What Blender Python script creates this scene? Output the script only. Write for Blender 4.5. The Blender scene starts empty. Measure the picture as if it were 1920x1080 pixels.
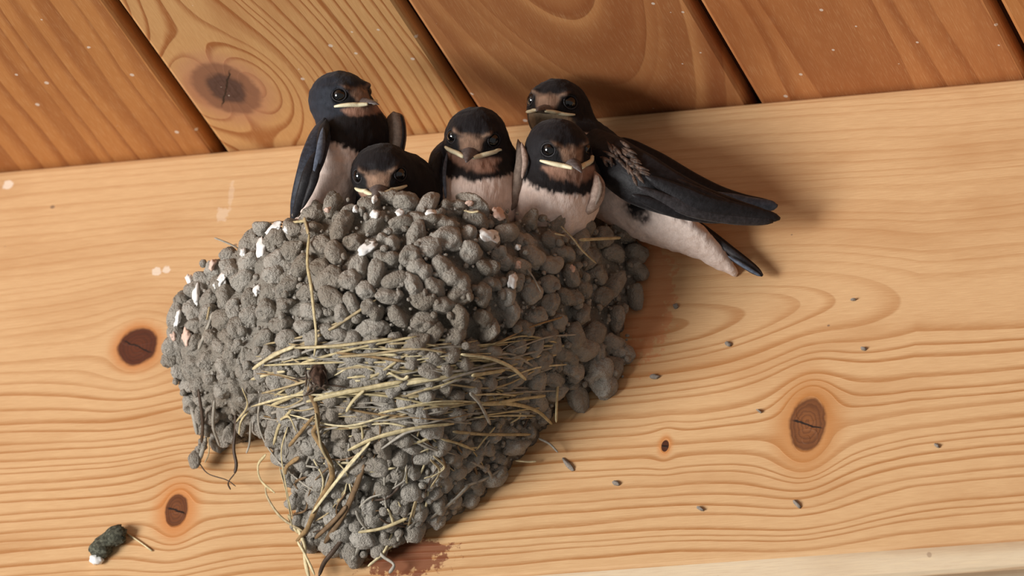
import bpy, math, random
import numpy as np
from mathutils import Vector, Matrix

random.seed(7)
RNG = np.random.default_rng(11)
S = 0.001                      # all lengths below are millimetres
scene = bpy.context.scene
COL = scene.collection

# ------------------------------------------------------------------ camera
YAW, EL, ROLL = math.radians(20.71), math.radians(27.67), math.radians(-5.18)
FPX = 14000.0
DIST = FPX / 6.0
fw = np.array([-math.sin(YAW) * math.cos(EL), math.cos(YAW) * math.cos(EL), math.sin(EL)])
_r = np.cross(fw, [0, 0, 1.0]); _r /= np.linalg.norm(_r)
_d = np.cross(fw, _r)
CR = math.cos(ROLL) * _r + math.sin(ROLL) * _d          # towards picture right
CD = -math.sin(ROLL) * _r + math.cos(ROLL) * _d         # towards picture bottom
CAM = -DIST * fw

cam_data = bpy.data.cameras.new('camera')
cam = bpy.data.objects.new('camera', cam_data)
COL.objects.link(cam)
cam_data.sensor_width = 36.0
cam_data.lens = 36.0 * FPX / 1920.0
cam_data.clip_start = 0.05
cam_data.clip_end = 50
M = Matrix(((CR[0], -CD[0], -fw[0], CAM[0] * S),
            (CR[1], -CD[1], -fw[1], CAM[1] * S),
            (CR[2], -CD[2], -fw[2], CAM[2] * S),
            (0, 0, 0, 1)))
cam.matrix_world = M
cam_data.dof.use_dof = True
cam_data.dof.focus_distance = (DIST - 40) * S
cam_data.dof.aperture_fstop = 18.0
scene.camera = cam

# ------------------------------------------------------------------ light
world = bpy.data.worlds.new('world')
scene.world = world
world.use_nodes = True
bg = world.node_tree.nodes['Background']
bg.inputs['Color'].default_value = (1.0, 0.97, 0.94, 1)
bg.inputs['Strength'].default_value = 0.23

def area(name, loc, target, size, power, color):
    l = bpy.data.lights.new(name, 'AREA')
    l.shape = 'DISK'; l.size = size; l.energy = power; l.color = color
    o = bpy.data.objects.new(name, l); COL.objects.link(o)
    o.location = loc
    dv = Vector(target) - Vector(loc)
    o.rotation_euler = dv.to_track_quat('-Z', 'Y').to_euler()
    return o
area('daylight_opening', (-2.2, -2.3, -1.15), (0, 0, 0), 1.5, 158, (1.0, 0.985, 0.96))

vs = scene.view_settings
vs.view_transform = 'Standard'; vs.look = 'None'; vs.gamma = 1.0
vs.use_curve_mapping = False
vs.exposure = 0.0

# ------------------------------------------------------------------ maths helpers
def ray(px, py):
    v = (px - 960) * CR + (py - 540) * CD + FPX * fw
    return v / np.linalg.norm(v)
def at(px, py, d=0.0):
    """point d mm in front of the beam face that stands at photo position px, py"""
    v = ray(px, py)
    return CAM + v * ((-d - CAM[1]) / v[1])
def at_z(px, py, z):
    v = ray(px, py)
    return CAM + v * ((z - CAM[2]) / v[2])
def at_arr(px, py, d):
    v = np.multiply.outer(px - 960, CR) + np.multiply.outer(py - 540, CD) + FPX * fw
    t = (-d - CAM[1]) / v[..., 1]
    return CAM + v * t[..., None]
def cdir(right, up, toward):
    v = right * CR - up * CD - toward * fw
    return v / np.linalg.norm(v)
def nrm(v):
    v = np.asarray(v, float)
    return v / max(1e-9, np.linalg.norm(v))
def frame(fwd, up):
    F = nrm(fwd); U = np.asarray(up, float); U = nrm(U - F * (U @ F)); L = np.cross(U, F)
    return np.array([F, L, U])
def sstep(a, b, x):
    t = np.clip((x - a) / (b - a), 0, 1)
    return t * t * (3 - 2 * t)

def _hash(ix, iy, iz, seed):
    n = (ix * 374761393 + iy * 668265263 + iz * 2147483647 + seed * 974634777) & 0xffffffff
    n = ((n ^ (n >> 13)) * 1274126177) & 0xffffffff
    n = ((n ^ (n >> 15)) * 2246822519) & 0xffffffff
    return ((n ^ (n >> 16)) & 0xffff) / 65535.0
def vnoise(p, scale, seed=0):
    """value noise in -1..1 for an array of points"""
    q = np.asarray(p, float) * scale + 1000.0
    i = np.floor(q).astype(np.int64); f = q - i
    f = f * f * (3 - 2 * f)
    out = 0
    for a in (0, 1):
        for b in (0, 1):
            for c in (0, 1):
                w = (f[..., 0] if a else 1 - f[..., 0]) * (f[..., 1] if b else 1 - f[..., 1]) * (f[..., 2] if c else 1 - f[..., 2])
                out = out + w * _hash(i[..., 0] + a, i[..., 1] + b, i[..., 2] + c, seed)
    return out * 2 - 1

def surface_nets(F, lo, h):
    nx, ny, nz = F.shape
    ins = F < 0
    acc = np.zeros((nx - 1, ny - 1, nz - 1, 3)); cnt = np.zeros((nx - 1, ny - 1, nz - 1))
    def sl(ax, off, n):
        return slice(off, n - 1 + off)
    dims = (nx, ny, nz)
    for ax in range(3):
        o1, o2 = [a for a in range(3) if a != ax]
        for b in (0, 1):
            for c in (0, 1):
                off = [0, 0, 0]; off[o1] = b; off[o2] = c
                s0 = tuple(slice(off[k], dims[k] - 1 + off[k]) for k in range(3))
                off2 = list(off); off2[ax] = 1
                s1 = tuple(slice(off2[k], dims[k] - 1 + off2[k]) for k in range(3))
                f0, f1 = F[s0], F[s1]
                m = ins[s0] != ins[s1]
                t = np.where(m, f0 / np.where(m, f0 - f1, 1), 0)
                for k in range(3):
                    val = t if k == ax else float(off[k])
                    acc[..., k] += np.where(m, val, 0)
                cnt += m
    cells = np.argwhere(cnt > 0)
    idx = -np.ones(cnt.shape, int); idx[tuple(cells.T)] = np.arange(len(cells))
    cc = tuple(cells.T)
    V = np.asarray(lo) + h * (cells + acc[cc] / cnt[cc][:, None])
    Q = []
    for ax in range(3):
        o1, o2 = (ax + 1) % 3, (ax + 2) % 3
        s0 = [slice(None)] * 3; s1 = [slice(None)] * 3
        s0[ax] = slice(0, -1); s1[ax] = slice(1, None)
        a, b = ins[tuple(s0)], ins[tuple(s1)]
        e = np.argwhere(a != b)
        e = e[(e[:, o1] > 0) & (e[:, o2] > 0) & (e[:, o1] < dims[o1] - 1) & (e[:, o2] < dims[o2] - 1)]
        def cell(d1, d2):
            q = e.copy(); q[:, o1] += d1; q[:, o2] += d2
            return idx[tuple(q.T)]
        q = np.stack([cell(-1, -1), cell(0, -1), cell(0, 0), cell(-1, 0)], 1)
        fl = a[tuple(e.T)]
        q = np.where(fl[:, None], q, q[:, ::-1])
        Q.append(q)
    return V, np.concatenate(Q)

# ------------------------------------------------------------------ object helpers
ORG = {}
def tag(o, label=None, cat=None, group=None, kind=None):
    if label: o['label'] = label
    if cat: o['category'] = cat
    if group: o['group'] = group
    if kind: o['kind'] = kind
    return o
def empty(name, org, parent=None):
    o = bpy.data.objects.new(name, None); COL.objects.link(o)
    o.empty_display_size = 0.01
    po = ORG[parent.name] if parent else np.zeros(3)
    o.parent = parent
    o.location = Vector((np.asarray(org) - po) * S)
    ORG[o.name] = np.asarray(org, float)
    return o
def mesh_data(name, V, F, mat, smooth=True, colors=None):
    me = bpy.data.meshes.new(name)
    me.from_pydata([tuple(v) for v in (np.asarray(V) * S).tolist()], [], [tuple(int(i) for i in f) for f in F])
    me.materials.append(mat)
    if smooth:
        me.polygons.foreach_set('use_smooth', [True] * len(me.polygons))
    if colors is not None:
        at_ = me.color_attributes.new('plumage', 'FLOAT_COLOR', 'POINT')
        c = np.ones((len(V), 4), np.float32); c[:, :3] = colors
        at_.data.foreach_set('color', c.ravel())
    me.update()
    return me
def build(name, V, F, mat, parent=None, org=None, smooth=True, colors=None):
    V = np.asarray(V, float)
    if org is None:
        org = ORG[parent.name] if parent else V.mean(0)
    me = mesh_data(name, V - org, F, mat, smooth, colors)
    o = bpy.data.objects.new(name, me); COL.objects.link(o)
    po = ORG[parent.name] if parent else np.zeros(3)
    o.parent = parent
    o.location = Vector((np.asarray(org) - po) * S)
    ORG[o.name] = np.asarray(org, float)
    return o

def catmull(P, n):
    P = np.asarray(P, float)
    if len(P) == 2:
        t = np.linspace(0, 1, n)[:, None]
        return P[0] * (1 - t) + P[1] * t
    Q = np.vstack([2 * P[0] - P[1], P, 2 * P[-1] - P[-2]])
    out = []
    for u in np.linspace(0, len(P) - 1 - 1e-6, n):
        i = int(u); t = u - i
        a, b, c, d = Q[i], Q[i + 1], Q[i + 2], Q[i + 3]
        out.append(0.5 * ((2 * b) + (c - a) * t + (2 * a - 5 * b + 4 * c - d) * t * t + (3 * b - a - 3 * c + d) * t ** 3))
    return np.array(out)
def tube(P, R, sides=6, flat=1.0, flat_dir=None):
    """tube along points; R: radius per point; flat squeezes the section along flat_dir"""
    P = np.asarray(P, float); n = len(P)
    R = np.broadcast_to(np.asarray(R, float), (n,))
    T = np.gradient(P, axis=0); T /= np.maximum(1e-9, np.linalg.norm(T, axis=1))[:, None]
    ref = np.asarray(flat_dir if flat_dir is not None else (0.1, -1, 0.2), float)
    V = []
    for i in range(n):
        b = ref - T[i] * (ref @ T[i])
        if np.linalg.norm(b) < 1e-4: b = np.cross(T[i], [1, 0, 0.3])
        b = nrm(b); a = np.cross(T[i], b)
        for k in range(sides):
            t = 2 * math.pi * k / sides
            V.append(P[i] + R[i] * (math.cos(t) * a + math.sin(t) * b * flat))
    F = []
    for i in range(n - 1):
        for k in range(sides):
            k2 = (k + 1) % sides
            F.append((i * sides + k, i * sides + k2, (i + 1) * sides + k2, (i + 1) * sides + k))
    F.append(tuple(range(sides - 1, -1, -1))); F.append(tuple(range((n - 1) * sides, n * sides)))
    return np.array(V), F
def ico(sub):
    import bmesh
    bm = bmesh.new(); bmesh.ops.create_icosphere(bm, subdivisions=sub, radius=1.0)
    V = np.array([v.co[:] for v in bm.verts]); F = [tuple(v.index for v in f.verts) for f in bm.faces]
    bm.free(); return V, F
ICO2, ICO3, ICO4 = ico(2), ico(3), ico(4)

def blade(C, W, N, width, thick, n=28, sides=12, camber=0.0):
    """feather or wing: centre line C, half width along W, thickness along N; width/thick are lists over the length"""
    C = catmull(C, n)
    t = np.linspace(0, 1, n)
    w = np.interp(t, np.linspace(0, 1, len(width)), width); th = np.interp(t, np.linspace(0, 1, len(thick)), thick)
    # soften the linear profile
    w = np.convolve(np.pad(w, 1, 'edge'), [.25, .5, .25], 'valid'); 
    w = w * np.sqrt(np.clip(1 - (np.clip(0.12 - t, 0, 1) / 0.125) ** 2, 0, 1))
    w = w * np.sqrt(np.clip(1 - (np.clip(t - 0.86, 0, 1) / 0.145) ** 2, 0, 1)); th = th * np.sqrt(np.clip(1 - (np.clip(t - 0.86, 0, 1) / 0.145) ** 2, 0, 1))
    T = np.gradient(C, axis=0); T /= np.linalg.norm(T, axis=1)[:, None]
    V = []
    for i in range(n):
        n_ = nrm(N - T[i] * (N @ T[i])); w_ = np.cross(n_, T[i]); 
        if w_ @ W < 0: w_ = -w_
        for k in range(sides):
            a = 2 * math.pi * k / sides
            cx, sy = math.cos(a), math.sin(a)
            V.append(C[i] + w_ * w[i] * cx + n_ * (th[i] * sy * (1 - 0.5 * cx * cx) - camber * w[i] * cx * cx))
    F = []
    for i in range(n - 1):
        for k in range(sides):
            k2 = (k + 1) % sides
            F.append((i * sides + k, i * sides + k2, (i + 1) * sides + k2, (i + 1) * sides + k))
    F.append(tuple(range(sides - 1, -1, -1))); F.append(tuple(range((n - 1) * sides, n * sides)))
    return np.array(V), F

# ------------------------------------------------------------------ node helpers
def srgb(r, g, b):
    f = lambda c: (c / 255 / 12.92) if c / 255 <= 0.04045 else ((c / 255 + 0.055) / 1.055) ** 2.4
    return (f(r), f(g), f(b), 1.0)
class X:
    """a scalar node expression"""
    def __init__(s, nt, v): s.nt = nt; s.v = v
    def op(s, name, *o, clamp=False):
        n = s.nt.nodes.new('ShaderNodeMath'); n.operation = name; n.use_clamp = clamp
        for i, a in enumerate((s,) + o):
            a = a.v if isinstance(a, X) else a
            if isinstance(a, (int, float)): n.inputs[i].default_value = float(a)
            else: s.nt.links.new(a, n.inputs[i])
        return X(s.nt, n.outputs[0])
    def __add__(s, o): return s.op('ADD', o)
    __radd__ = __add__
    def __sub__(s, o): return s.op('SUBTRACT', o)
    def __rsub__(s, o): return s.op('MULTIPLY', -1.0).op('ADD', o)
    def __mul__(s, o): return s.op('MULTIPLY', o)
    __rmul__ = __mul__
    def __truediv__(s, o): return s.op('DIVIDE', o)
    def __rtruediv__(s, o): return s.op('POWER', -1.0) * o
    def sqrt(s): return s.op('SQRT')
    def abs(s): return s.op('ABSOLUTE')
    def fract(s): return s.op('FRACT')
    def max(s, o): return s.op('MAXIMUM', o)
    def min(s, o): return s.op('MINIMUM', o)
    def pow(s, o): return s.op('POWER', o)
    def step(s, a, b):
        n = s.nt.nodes.new('ShaderNodeMapRange'); n.interpolation_type = 'SMOOTHSTEP'
        inv = a > b
        if inv: a, b = b, a
        n.inputs['From Min'].default_value = a; n.inputs['From Max'].default_value = b
        n.inputs['To Min'].default_value = 1.0 if inv else 0.0; n.inputs['To Max'].default_value = 0.0 if inv else 1.0
        s.nt.links.new(s.v, n.inputs['Value'])
        return X(s.nt, n.outputs[0])
def combine(nt, x, y, z=0.0):
    n = nt.nodes.new('ShaderNodeCombineXYZ')
    for i, a in enumerate((x, y, z)):
        if isinstance(a, X): nt.links.new(a.v, n.inputs[i])
        else: n.inputs[i].default_value = a
    return n.outputs[0]
def noise(nt, vec, scale=1.0, detail=2.0, rough=0.5):
    n = nt.nodes.new('ShaderNodeTexNoise'); n.inputs['Scale'].default_value = scale
    n.inputs['Detail'].default_value = detail; n.inputs['Roughness'].default_value = rough
    nt.links.new(vec, n.inputs['Vector'])
    return X(nt, n.outputs[0])
def mixc(nt, fac, a, b, mode='MIX'):
    n = nt.nodes.new('ShaderNodeMix'); n.data_type = 'RGBA'; n.blend_type = mode
    for i, v in ((0, fac), (6, a), (7, b)):
        if isinstance(v, X): nt.links.new(v.v, n.inputs[i])
        elif isinstance(v, bpy.types.NodeSocket): nt.links.new(v, n.inputs[i])
        else: n.inputs[i].default_value = v
    return n.outputs[2]
def new_mat(name, rough=0.7, spec=0.3):
    m = bpy.data.materials.new(name); m.use_nodes = True
    nt = m.node_tree; p = nt.nodes['Principled BSDF']
    p.inputs['Roughness'].default_value = rough
    p.inputs['Specular IOR Level'].default_value = spec
    return m, nt, p
def bump(nt, p, height, strength, dist):
    b = nt.nodes.new('ShaderNodeBump'); b.inputs['Strength'].default_value = strength; b.inputs['Distance'].default_value = dist
    nt.links.new(height.v, b.inputs['Height']); nt.links.new(b.outputs[0], p.inputs['Normal'])

def wood(name, along, across, early, late, knots=(), spacing=3.3, vc=0.0, u0=0.0, h0=8.0, slope=0.0, warp=3.0,
         strength=(1.0, 1.0), seed=0.0, stains=(), speck=None, tint=(0.0, None), rough=0.55, wide=0.0, warp_u=0.007, hmax=60.0,
         sharp=(0.35, 0.86), relief=0.25, flow=1.5):
    """pine: growth rings cut by the board's face, flowing round the knots.  knots: (u, v, au, av, dark, halo colour, kind)"""
    m, nt, p = new_mat(name, rough, 0.35)
    tc = nt.nodes.new('ShaderNodeTexCoord'); sep = nt.nodes.new('ShaderNodeSeparateXYZ')
    nt.links.new(tc.outputs['Object'], sep.inputs[0])
    ax = {'x': 0, 'y': 1, 'z': 2}
    u = X(nt, sep.outputs[ax[along]]) * 1000.0
    v = X(nt, sep.outputs[ax[across]]) * 1000.0
    w = X(nt, sep.outputs[3 - ax[along] - ax[across]]) * 1000.0
    n1 = noise(nt, combine(nt, u * warp_u, v * 0.022, seed), 1.0, 1.0)
    n2 = noise(nt, combine(nt, u * 0.03, v * 0.09, seed + 5), 1.0, 2.0)
    psi = v + (n1 - 0.5) * (warp * 4) + (n2 - 0.5) * 1.6
    for (ku, kv, au, av, *_r) in knots:
        du = (u - ku) * (av / au); dv = v - kv
        r2 = du * du + dv * dv
        a2 = (av * flow) ** 2
        psi = psi - dv * (a2 / (r2 + 0.35 * a2)) * (r2 * (-1.0 / (av * 9) ** 2) + 1.0).max(0.0)
    pc = psi - vc
    h = ((u - u0) * slope + h0).max(0.4).min(hmax)
    R = (pc * pc + h * h).sqrt()
    wob = noise(nt, combine(nt, R * 0.11, u * 0.004, seed + 9), 1.0, 1.0)
    ph = R * (1.0 / spacing) + (wob - 0.5) * 2.2
    fr = ph.fract()
    prof = fr.step(sharp[0], sharp[1]) * fr.step(1.0, 0.93)
    side = pc.step(-12.0, 14.0)                       # below / above the heart line
    vary = noise(nt, combine(nt, u * 0.012, R * 0.23, seed + 2), 1.0, 1.0)
    st = (side * (strength[1] - strength[0]) + strength[0]) * (vary * 1.3 + 0.3)
    lines = (prof * st).min(1.0)
    col = mixc(nt, lines, early, late)
    fine = noise(nt, combine(nt, u * 0.14, v * 2.6, w * 2.6), 1.0, 3.0, 0.65)
    col = mixc(nt, (fine - 0.5).abs() * 0.85, col, mixc(nt, fine.step(0.45, 0.55), srgb(168, 112, 62), srgb(250, 214, 160)))
    broad = noise(nt, combine(nt, u * 0.016, v * 0.05, seed + 3), 1.0, 2.0)
    col = mixc(nt, broad.step(0.45, 0.75) * 0.4, col, late)
    if wide > 0:
        wd = (R * (1.0 / 17.0) + (wob - 0.5) * 1.5).fract()
        col = mixc(nt, wd.step(0.1, 0.85) * wd.step(1.0, 0.92) * wide, col, late)
    for (ku, kv, au, av, core, halo, hk) in knots:
        du = u - ku; dv = v - kv
        wn = noise(nt, combine(nt, u * 0.25, v * 0.25, seed + 7), 1.0, 2.0)
        e = ((du * du) * (1 / au ** 2) + (dv * dv) * (1 / av ** 2)).sqrt() + (wn - 0.5) * 0.25
        col = mixc(nt, e.step(hk, 0.9) * 0.75, col, halo)
        rings = (e * 5.0 + wn * 0.6).fract().step(0.3, 0.9)
        kc = mixc(nt, rings * 0.35, core, srgb(60, 34, 24))
        kc = mixc(nt, e.step(0.0, 0.95) * 0.35, kc, srgb(52, 24, 14)) if along == 'x' else mixc(nt, e.step(0.42, 0.68) * 0.9, kc, srgb(150, 104, 78))
        col = mixc(nt, e.step(1.08, 0.86), col, kc)
        # drying crack across the knot
        cr = (du * 0.45 + dv * 0.9 + (wn - 0.5) * 2.5).abs() if hk < 2.2 else (du * 0.35 + dv + (wn - 0.5) * 2).abs()
        col = mixc(nt, cr.step(0.5, 0.1) * e.step(0.95, 0.6), col, srgb(32, 18, 12))
    for (su, sv, au, av, c, amt) in stains:
        du = u - su; dv = v - sv
        wn = noise(nt, combine(nt, u * 0.3, v * 0.3, seed + 17), 1.0, 4.0, 0.65)
        e = ((du * du) * (1 / au ** 2) + (dv * dv) * (1 / av ** 2)).sqrt() + (wn - 0.5) * 2.2
        col = mixc(nt, e.step(1.05, 0.8) * amt, col, c)
    if speck:
        vo = nt.nodes.new('ShaderNodeTexVoronoi'); vo.inputs['Scale'].default_value = 1.0
        nt.links.new(combine(nt, u * speck[0], v * speck[0] * 1.3, seed), vo.inputs['Vector'])
        sp = nt.nodes.new('ShaderNodeSeparateColor'); nt.links.new(vo.outputs['Color'], sp.inputs[0])
        rad = X(nt, sp.outputs[0]).step(speck[1], 1.0) * speck[2]
        on = (X(nt, vo.outputs['Distance']) - rad).step(0.0, -0.03)
        col = mixc(nt, on * speck[4], col, speck[3])
    if tint[1] is not None:
        col = mixc(nt, tint[0], col, tint[1], 'MULTIPLY')
    nt.links.new(col, p.inputs['Base Color'])
    bump(nt, p, lines * 0.6 + fine * 0.4, relief, 0.0006)
    return m

# ------------------------------------------------------------------ the beam and the ceiling boards
ZC = float(np.mean([at(x, y, 0)[2] for x, y in ((0, 315), (960, 228), (1920, 142))]))
ZB = float(np.mean([at(x, y, 0)[2] for x, y in ((1500, 1042), (1900, 1013))]))
def uv(px, py):
    q = at(px, py, 0); return float(q[0]), float(q[2])
bz = (ZC + ZB) / 2
def bk(px, py, rx, ry, core, halo, hk):
    x, z = uv(px, py); return (x, z - bz, rx / 5.5, ry / 5.3, core, halo, hk)
beam_knots = [bk(258, 650, 38, 36, srgb(96, 48, 26), srgb(190, 118, 58), 1.7),
              bk(331, 957, 22, 31, srgb(122, 70, 36), srgb(196, 120, 56), 2.6),
              bk(1514, 796, 33, 50, srgb(136, 84, 46), srgb(184, 120, 60), 2.5),
              bk(1247, 836, 7, 11, srgb(80, 40, 20), srgb(200, 130, 70), 2.6)]
x_, z_ = uv(1500, 590)
sx_, sz_ = uv(760, 1045); tx_, tz_ = uv(1215, 560)
mat_beam = wood('pine_beam', 'x', 'z', srgb(208, 168, 122), srgb(172, 118, 68), beam_knots, spacing=3.5, vc=z_ - bz, u0=x_, h0=11.0,
                slope=0.2, warp=1.3, strength=(0.9, 0.30), seed=3.0, hmax=18.5, sharp=(0.52, 0.9),
                stains=[(sx_, sz_ - bz, 15, 7, srgb(112, 52, 30), 0.85), (tx_, tz_ - bz, 9, 22, srgb(200, 120, 75), 0.5)] + [(uv(px, py)[0], uv(px, py)[1] - bz, ru, rv, srgb(236, 222, 204), am) for px, py, ru, rv, am in ((416, 402, 2.0, 3.0, .28), (433, 368, 1.0, 5, .2), (294, 511, 1.6, 1.6, .7), (312, 506, 1.4, 1.6, .7), (15, 347, 1.8, 1.8, .7))],
                speck=(0.075, 0.62, 0.085, srgb(120, 96, 78), 0.8))
mat_under = wood('sawn_underside', 'x', 'y', srgb(214, 190, 158), srgb(178, 142, 106), (), spacing=6, vc=20, h0=20, warp=4, seed=21.0, strength=(.8, .8),
                 speck=(0.12, 0.7, 0.2, srgb(150, 120, 95), .6))

def prism(prof, x0, x1, nseg=1):
    """profile of (y, z) points swept along x"""
    n = len(prof); V = []; F = []
    xs = np.linspace(x0, x1, nseg + 1)
    for x in xs:
        V += [(x, y, z) for y, z in prof]
    for s in range(nseg):
        for k in range(n):
            k2 = (k + 1) % n
            F.append((s * n + k, (s + 1) * n + k, (s + 1) * n + k2, s * n + k2))
    F.append(tuple(range(n))); F.append(tuple(range((nseg + 1) * n - 1, nseg * n - 1, -1)))
    return np.array(V), F
gapz = 0.5
prof = [(120, ZC - gapz), (120, ZB - 6), (112, ZB - 13), (6.5, ZB - 6.5), (5, ZB - 5.6), (0.9, ZB - 1.0), (0.25, ZB - 0.3), (0, ZB + 1), (0, ZC - 2.6 - gapz), (0.35, ZC - 1.2 - gapz),
        (1.2, ZC - 0.35 - gapz), (2.6, ZC - gapz)]
V, F = prism(prof, -620, 620)
beam = build('timber_beam', V, F, mat_beam, None, np.array([0, 0, bz]), smooth=False)
tag(beam, 'broad pale pine beam with brown knots that carries the mud nest', 'beam', kind='structure')
beam.data.materials.append(mat_under)
for pl in beam.data.polygons:
    if pl.normal.z < -0.4: pl.material_index = 1

ceiling = empty('ceiling', (0, 0, ZC)); tag(ceiling, kind='structure')
gaps_x = [float(at_z(x, y, ZC)[0]) for x, y in ((409, 279), (885, 205), (1410, 187), (1921, 112))]
pitch = (gaps_x[-1] - gaps_x[0]) / 3
edges = [gaps_x[0] - 3 * pitch, gaps_x[0] - 2 * pitch, gaps_x[0] - pitch] + gaps_x + [gaps_x[-1] + pitch * k for k in (1, 2, 3)]
def pk(px, py, ru, rv, xc, core, halo, hk):
    q = at_z(px, py, ZC); return (float(q[1]), float(q[0]) - xc, ru, rv, core, halo, hk)
W_ = srgb(236, 226, 212)
for i in range(len(edges) - 1):
    a, b = edges[i], edges[i + 1]
    g = 1.7
    a += g; b -= g; xc = (a + b) / 2
    kw = dict(spacing=6.5, vc=-18.0, h0=6.0, u0=-60.0, slope=0.02, warp=2.5, strength=(.6, .6), seed=31.0 + i * 7, knots=(), warp_u=0.006,
              speck=(0.16, 0.66, 0.17, W_, 0.7), sharp=(0.4, 0.93), relief=0.15)
    early, late = srgb(186, 124, 70), srgb(152, 90, 44)
    if i == 2: early, late = srgb(188, 126, 70), srgb(154, 92, 46); kw.update(spacing=8, vc=-30.0, strength=(.9, .9), h0=3, slope=0.03, warp=1.5)
    if i == 3:
        early, late = srgb(206, 158, 104), srgb(160, 98, 50)
        kw.update(spacing=4.4, vc=-80, h0=6, warp=1.5, strength=(1.1, 1.1), flow=2.3, sharp=(0.55, 0.93), knots=[pk(424, 166, 17, 10.5, xc, srgb(88, 62, 56), srgb(190, 136, 104), 1.75)])
    if i == 4: early, late = srgb(190, 132, 82), srgb(144, 84, 46); kw.update(spacing=9.5, vc=4.0, h0=4.0, u0=-120, slope=.25, warp=3, wide=0.45, strength=(.6, .8), sharp=(.1, .85))
    if i == 5: early, late = srgb(186, 122, 72), srgb(152, 88, 46); kw.update(spacing=10, vc=-8.0, warp=2, strength=(.7, .7), h0=14)
    mat = wood('pine_board_%d' % i, 'y', 'x', early, late, **kw)
    r = 1.6; th = 14
    z0 = ZC
    sec = [(a + r, z0), (a + 0.45 * r, z0 + 0.25 * r), (a + .1 * r, z0 + 0.7 * r), (a, z0 + 1.3 * r), (a, z0 + th), (b, z0 + th), (b, z0 + 1.3 * r), (b - .1 * r, z0 + 0.7 * r), (b - 0.45 * r, z0 + 0.25 * r), (b - r, z0)]
    n = len(sec)
    V = [(x, y, z) for y in (-520.0, 130.0) for x, z in sec]
    F = [(k, (k + 1) % n, n + (k + 1) % n, n + k) for k in range(n)] + [tuple(range(n - 1, -1, -1)), tuple(range(n, 2 * n))]
    F = [f[::-1] for f in F]
    build('plank', V, F, mat, ceiling, np.array([xc, 0, ZC]), smooth=False)
m_dark, nt, p = new_mat('joint_dark_brown', 0.95, 0.1); p.inputs['Base Color'].default_value = srgb(66, 40, 26)  # one plain dark brown for the tongues in the joints
V = [(x, y, z) for z in (ZC + 8, ZC + 20) for x, y in ((edges[0], -519), (edges[-1], -519), (edges[-1], 129), (edges[0], 129))]
# tongues that close the joints between neighbouring boards
for e in edges[1:-1]:
    V = [(x, y, z) for z in (ZC + 5.5, ZC + 9.5) for x, y in ((e - 1.7, -519), (e + 1.7, -519), (e + 1.7, 129), (e - 1.7, 129))]
    F = [(0, 3, 2, 1), (4, 5, 6, 7), (0, 1, 5, 4), (1, 2, 6, 5), (2, 3, 7, 6), (3, 0, 4, 7)]
    build('board_tongue', V, F, m_dark, ceiling, np.array([e, 0, ZC]), smooth=False)

# ------------------------------------------------------------------ mud nest
def mud_material(name, c1, c2, rough=0.85, spec=0.3):
    m, nt, p = new_mat(name, rough, spec)
    tc = nt.nodes.new('ShaderNodeTexCoord')
    oi = nt.nodes.new('ShaderNodeObjectInfo')
    geo = nt.nodes.new('ShaderNodeNewGeometry')
    n1 = noise(nt, geo.outputs['Position'], 420.0, 4.0, 0.6)
    n2 = noise(nt, geo.outputs['Position'], 1500.0, 3.0, 0.7)
    n3 = noise(nt, geo.outputs['Position'], 28.0, 1.0, 0.5)
    rnd = X(nt, oi.outputs['Random'])
    c = mixc(nt, (n1 * 0.7 + rnd * 0.45 - 0.1).step(0.1, 0.9), c1, c2)
    c = mixc(nt, n3.step(0.4, 0.66) * 0.4, c, srgb(128, 108, 84))
    c = mixc(nt, (n2 - 0.5).abs() * 0.7, c, srgb(70, 60, 50))
    nt.links.new(c, p.inputs['Base Color'])
    rr = (n1 * -0.25 + rough + 0.1)
    nt.links.new(rr.v, p.inputs['Roughness'])
    bump(nt, p, n2 * 0.6 + n1 * 1.0, 1.0, 0.0022)
    return m
mat_mud = mud_material('grey_mud', srgb(150, 142, 130), srgb(194, 187, 176))
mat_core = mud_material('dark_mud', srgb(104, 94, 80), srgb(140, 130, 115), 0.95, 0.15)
def plain(name, col, rough=0.7, spec=0.3, var=0.25, scale=600.0):
    m, nt, p = new_mat(name, rough, spec)
    geo = nt.nodes.new('ShaderNodeNewGeometry')
    n1 = noise(nt, geo.outputs['Position'], scale, 3.0, 0.6)
    dark = tuple(c * (1 - var * 1.6) for c in col[:3]) + (1,)
    c = mixc(nt, n1.step(0.35, 0.7), dark, col)
    nt.links.new(c, p.inputs['Base Color'])
    bump(nt, p, n1, 0.35, 0.0004)
    return m
mat_white = plain('white_dropping', srgb(238, 236, 232), 0.35, 0.6, 0.06)
mat_pink = plain('pinkish_dropping', srgb(222, 190, 172), 0.6, 0.4, 0.1)

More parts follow.
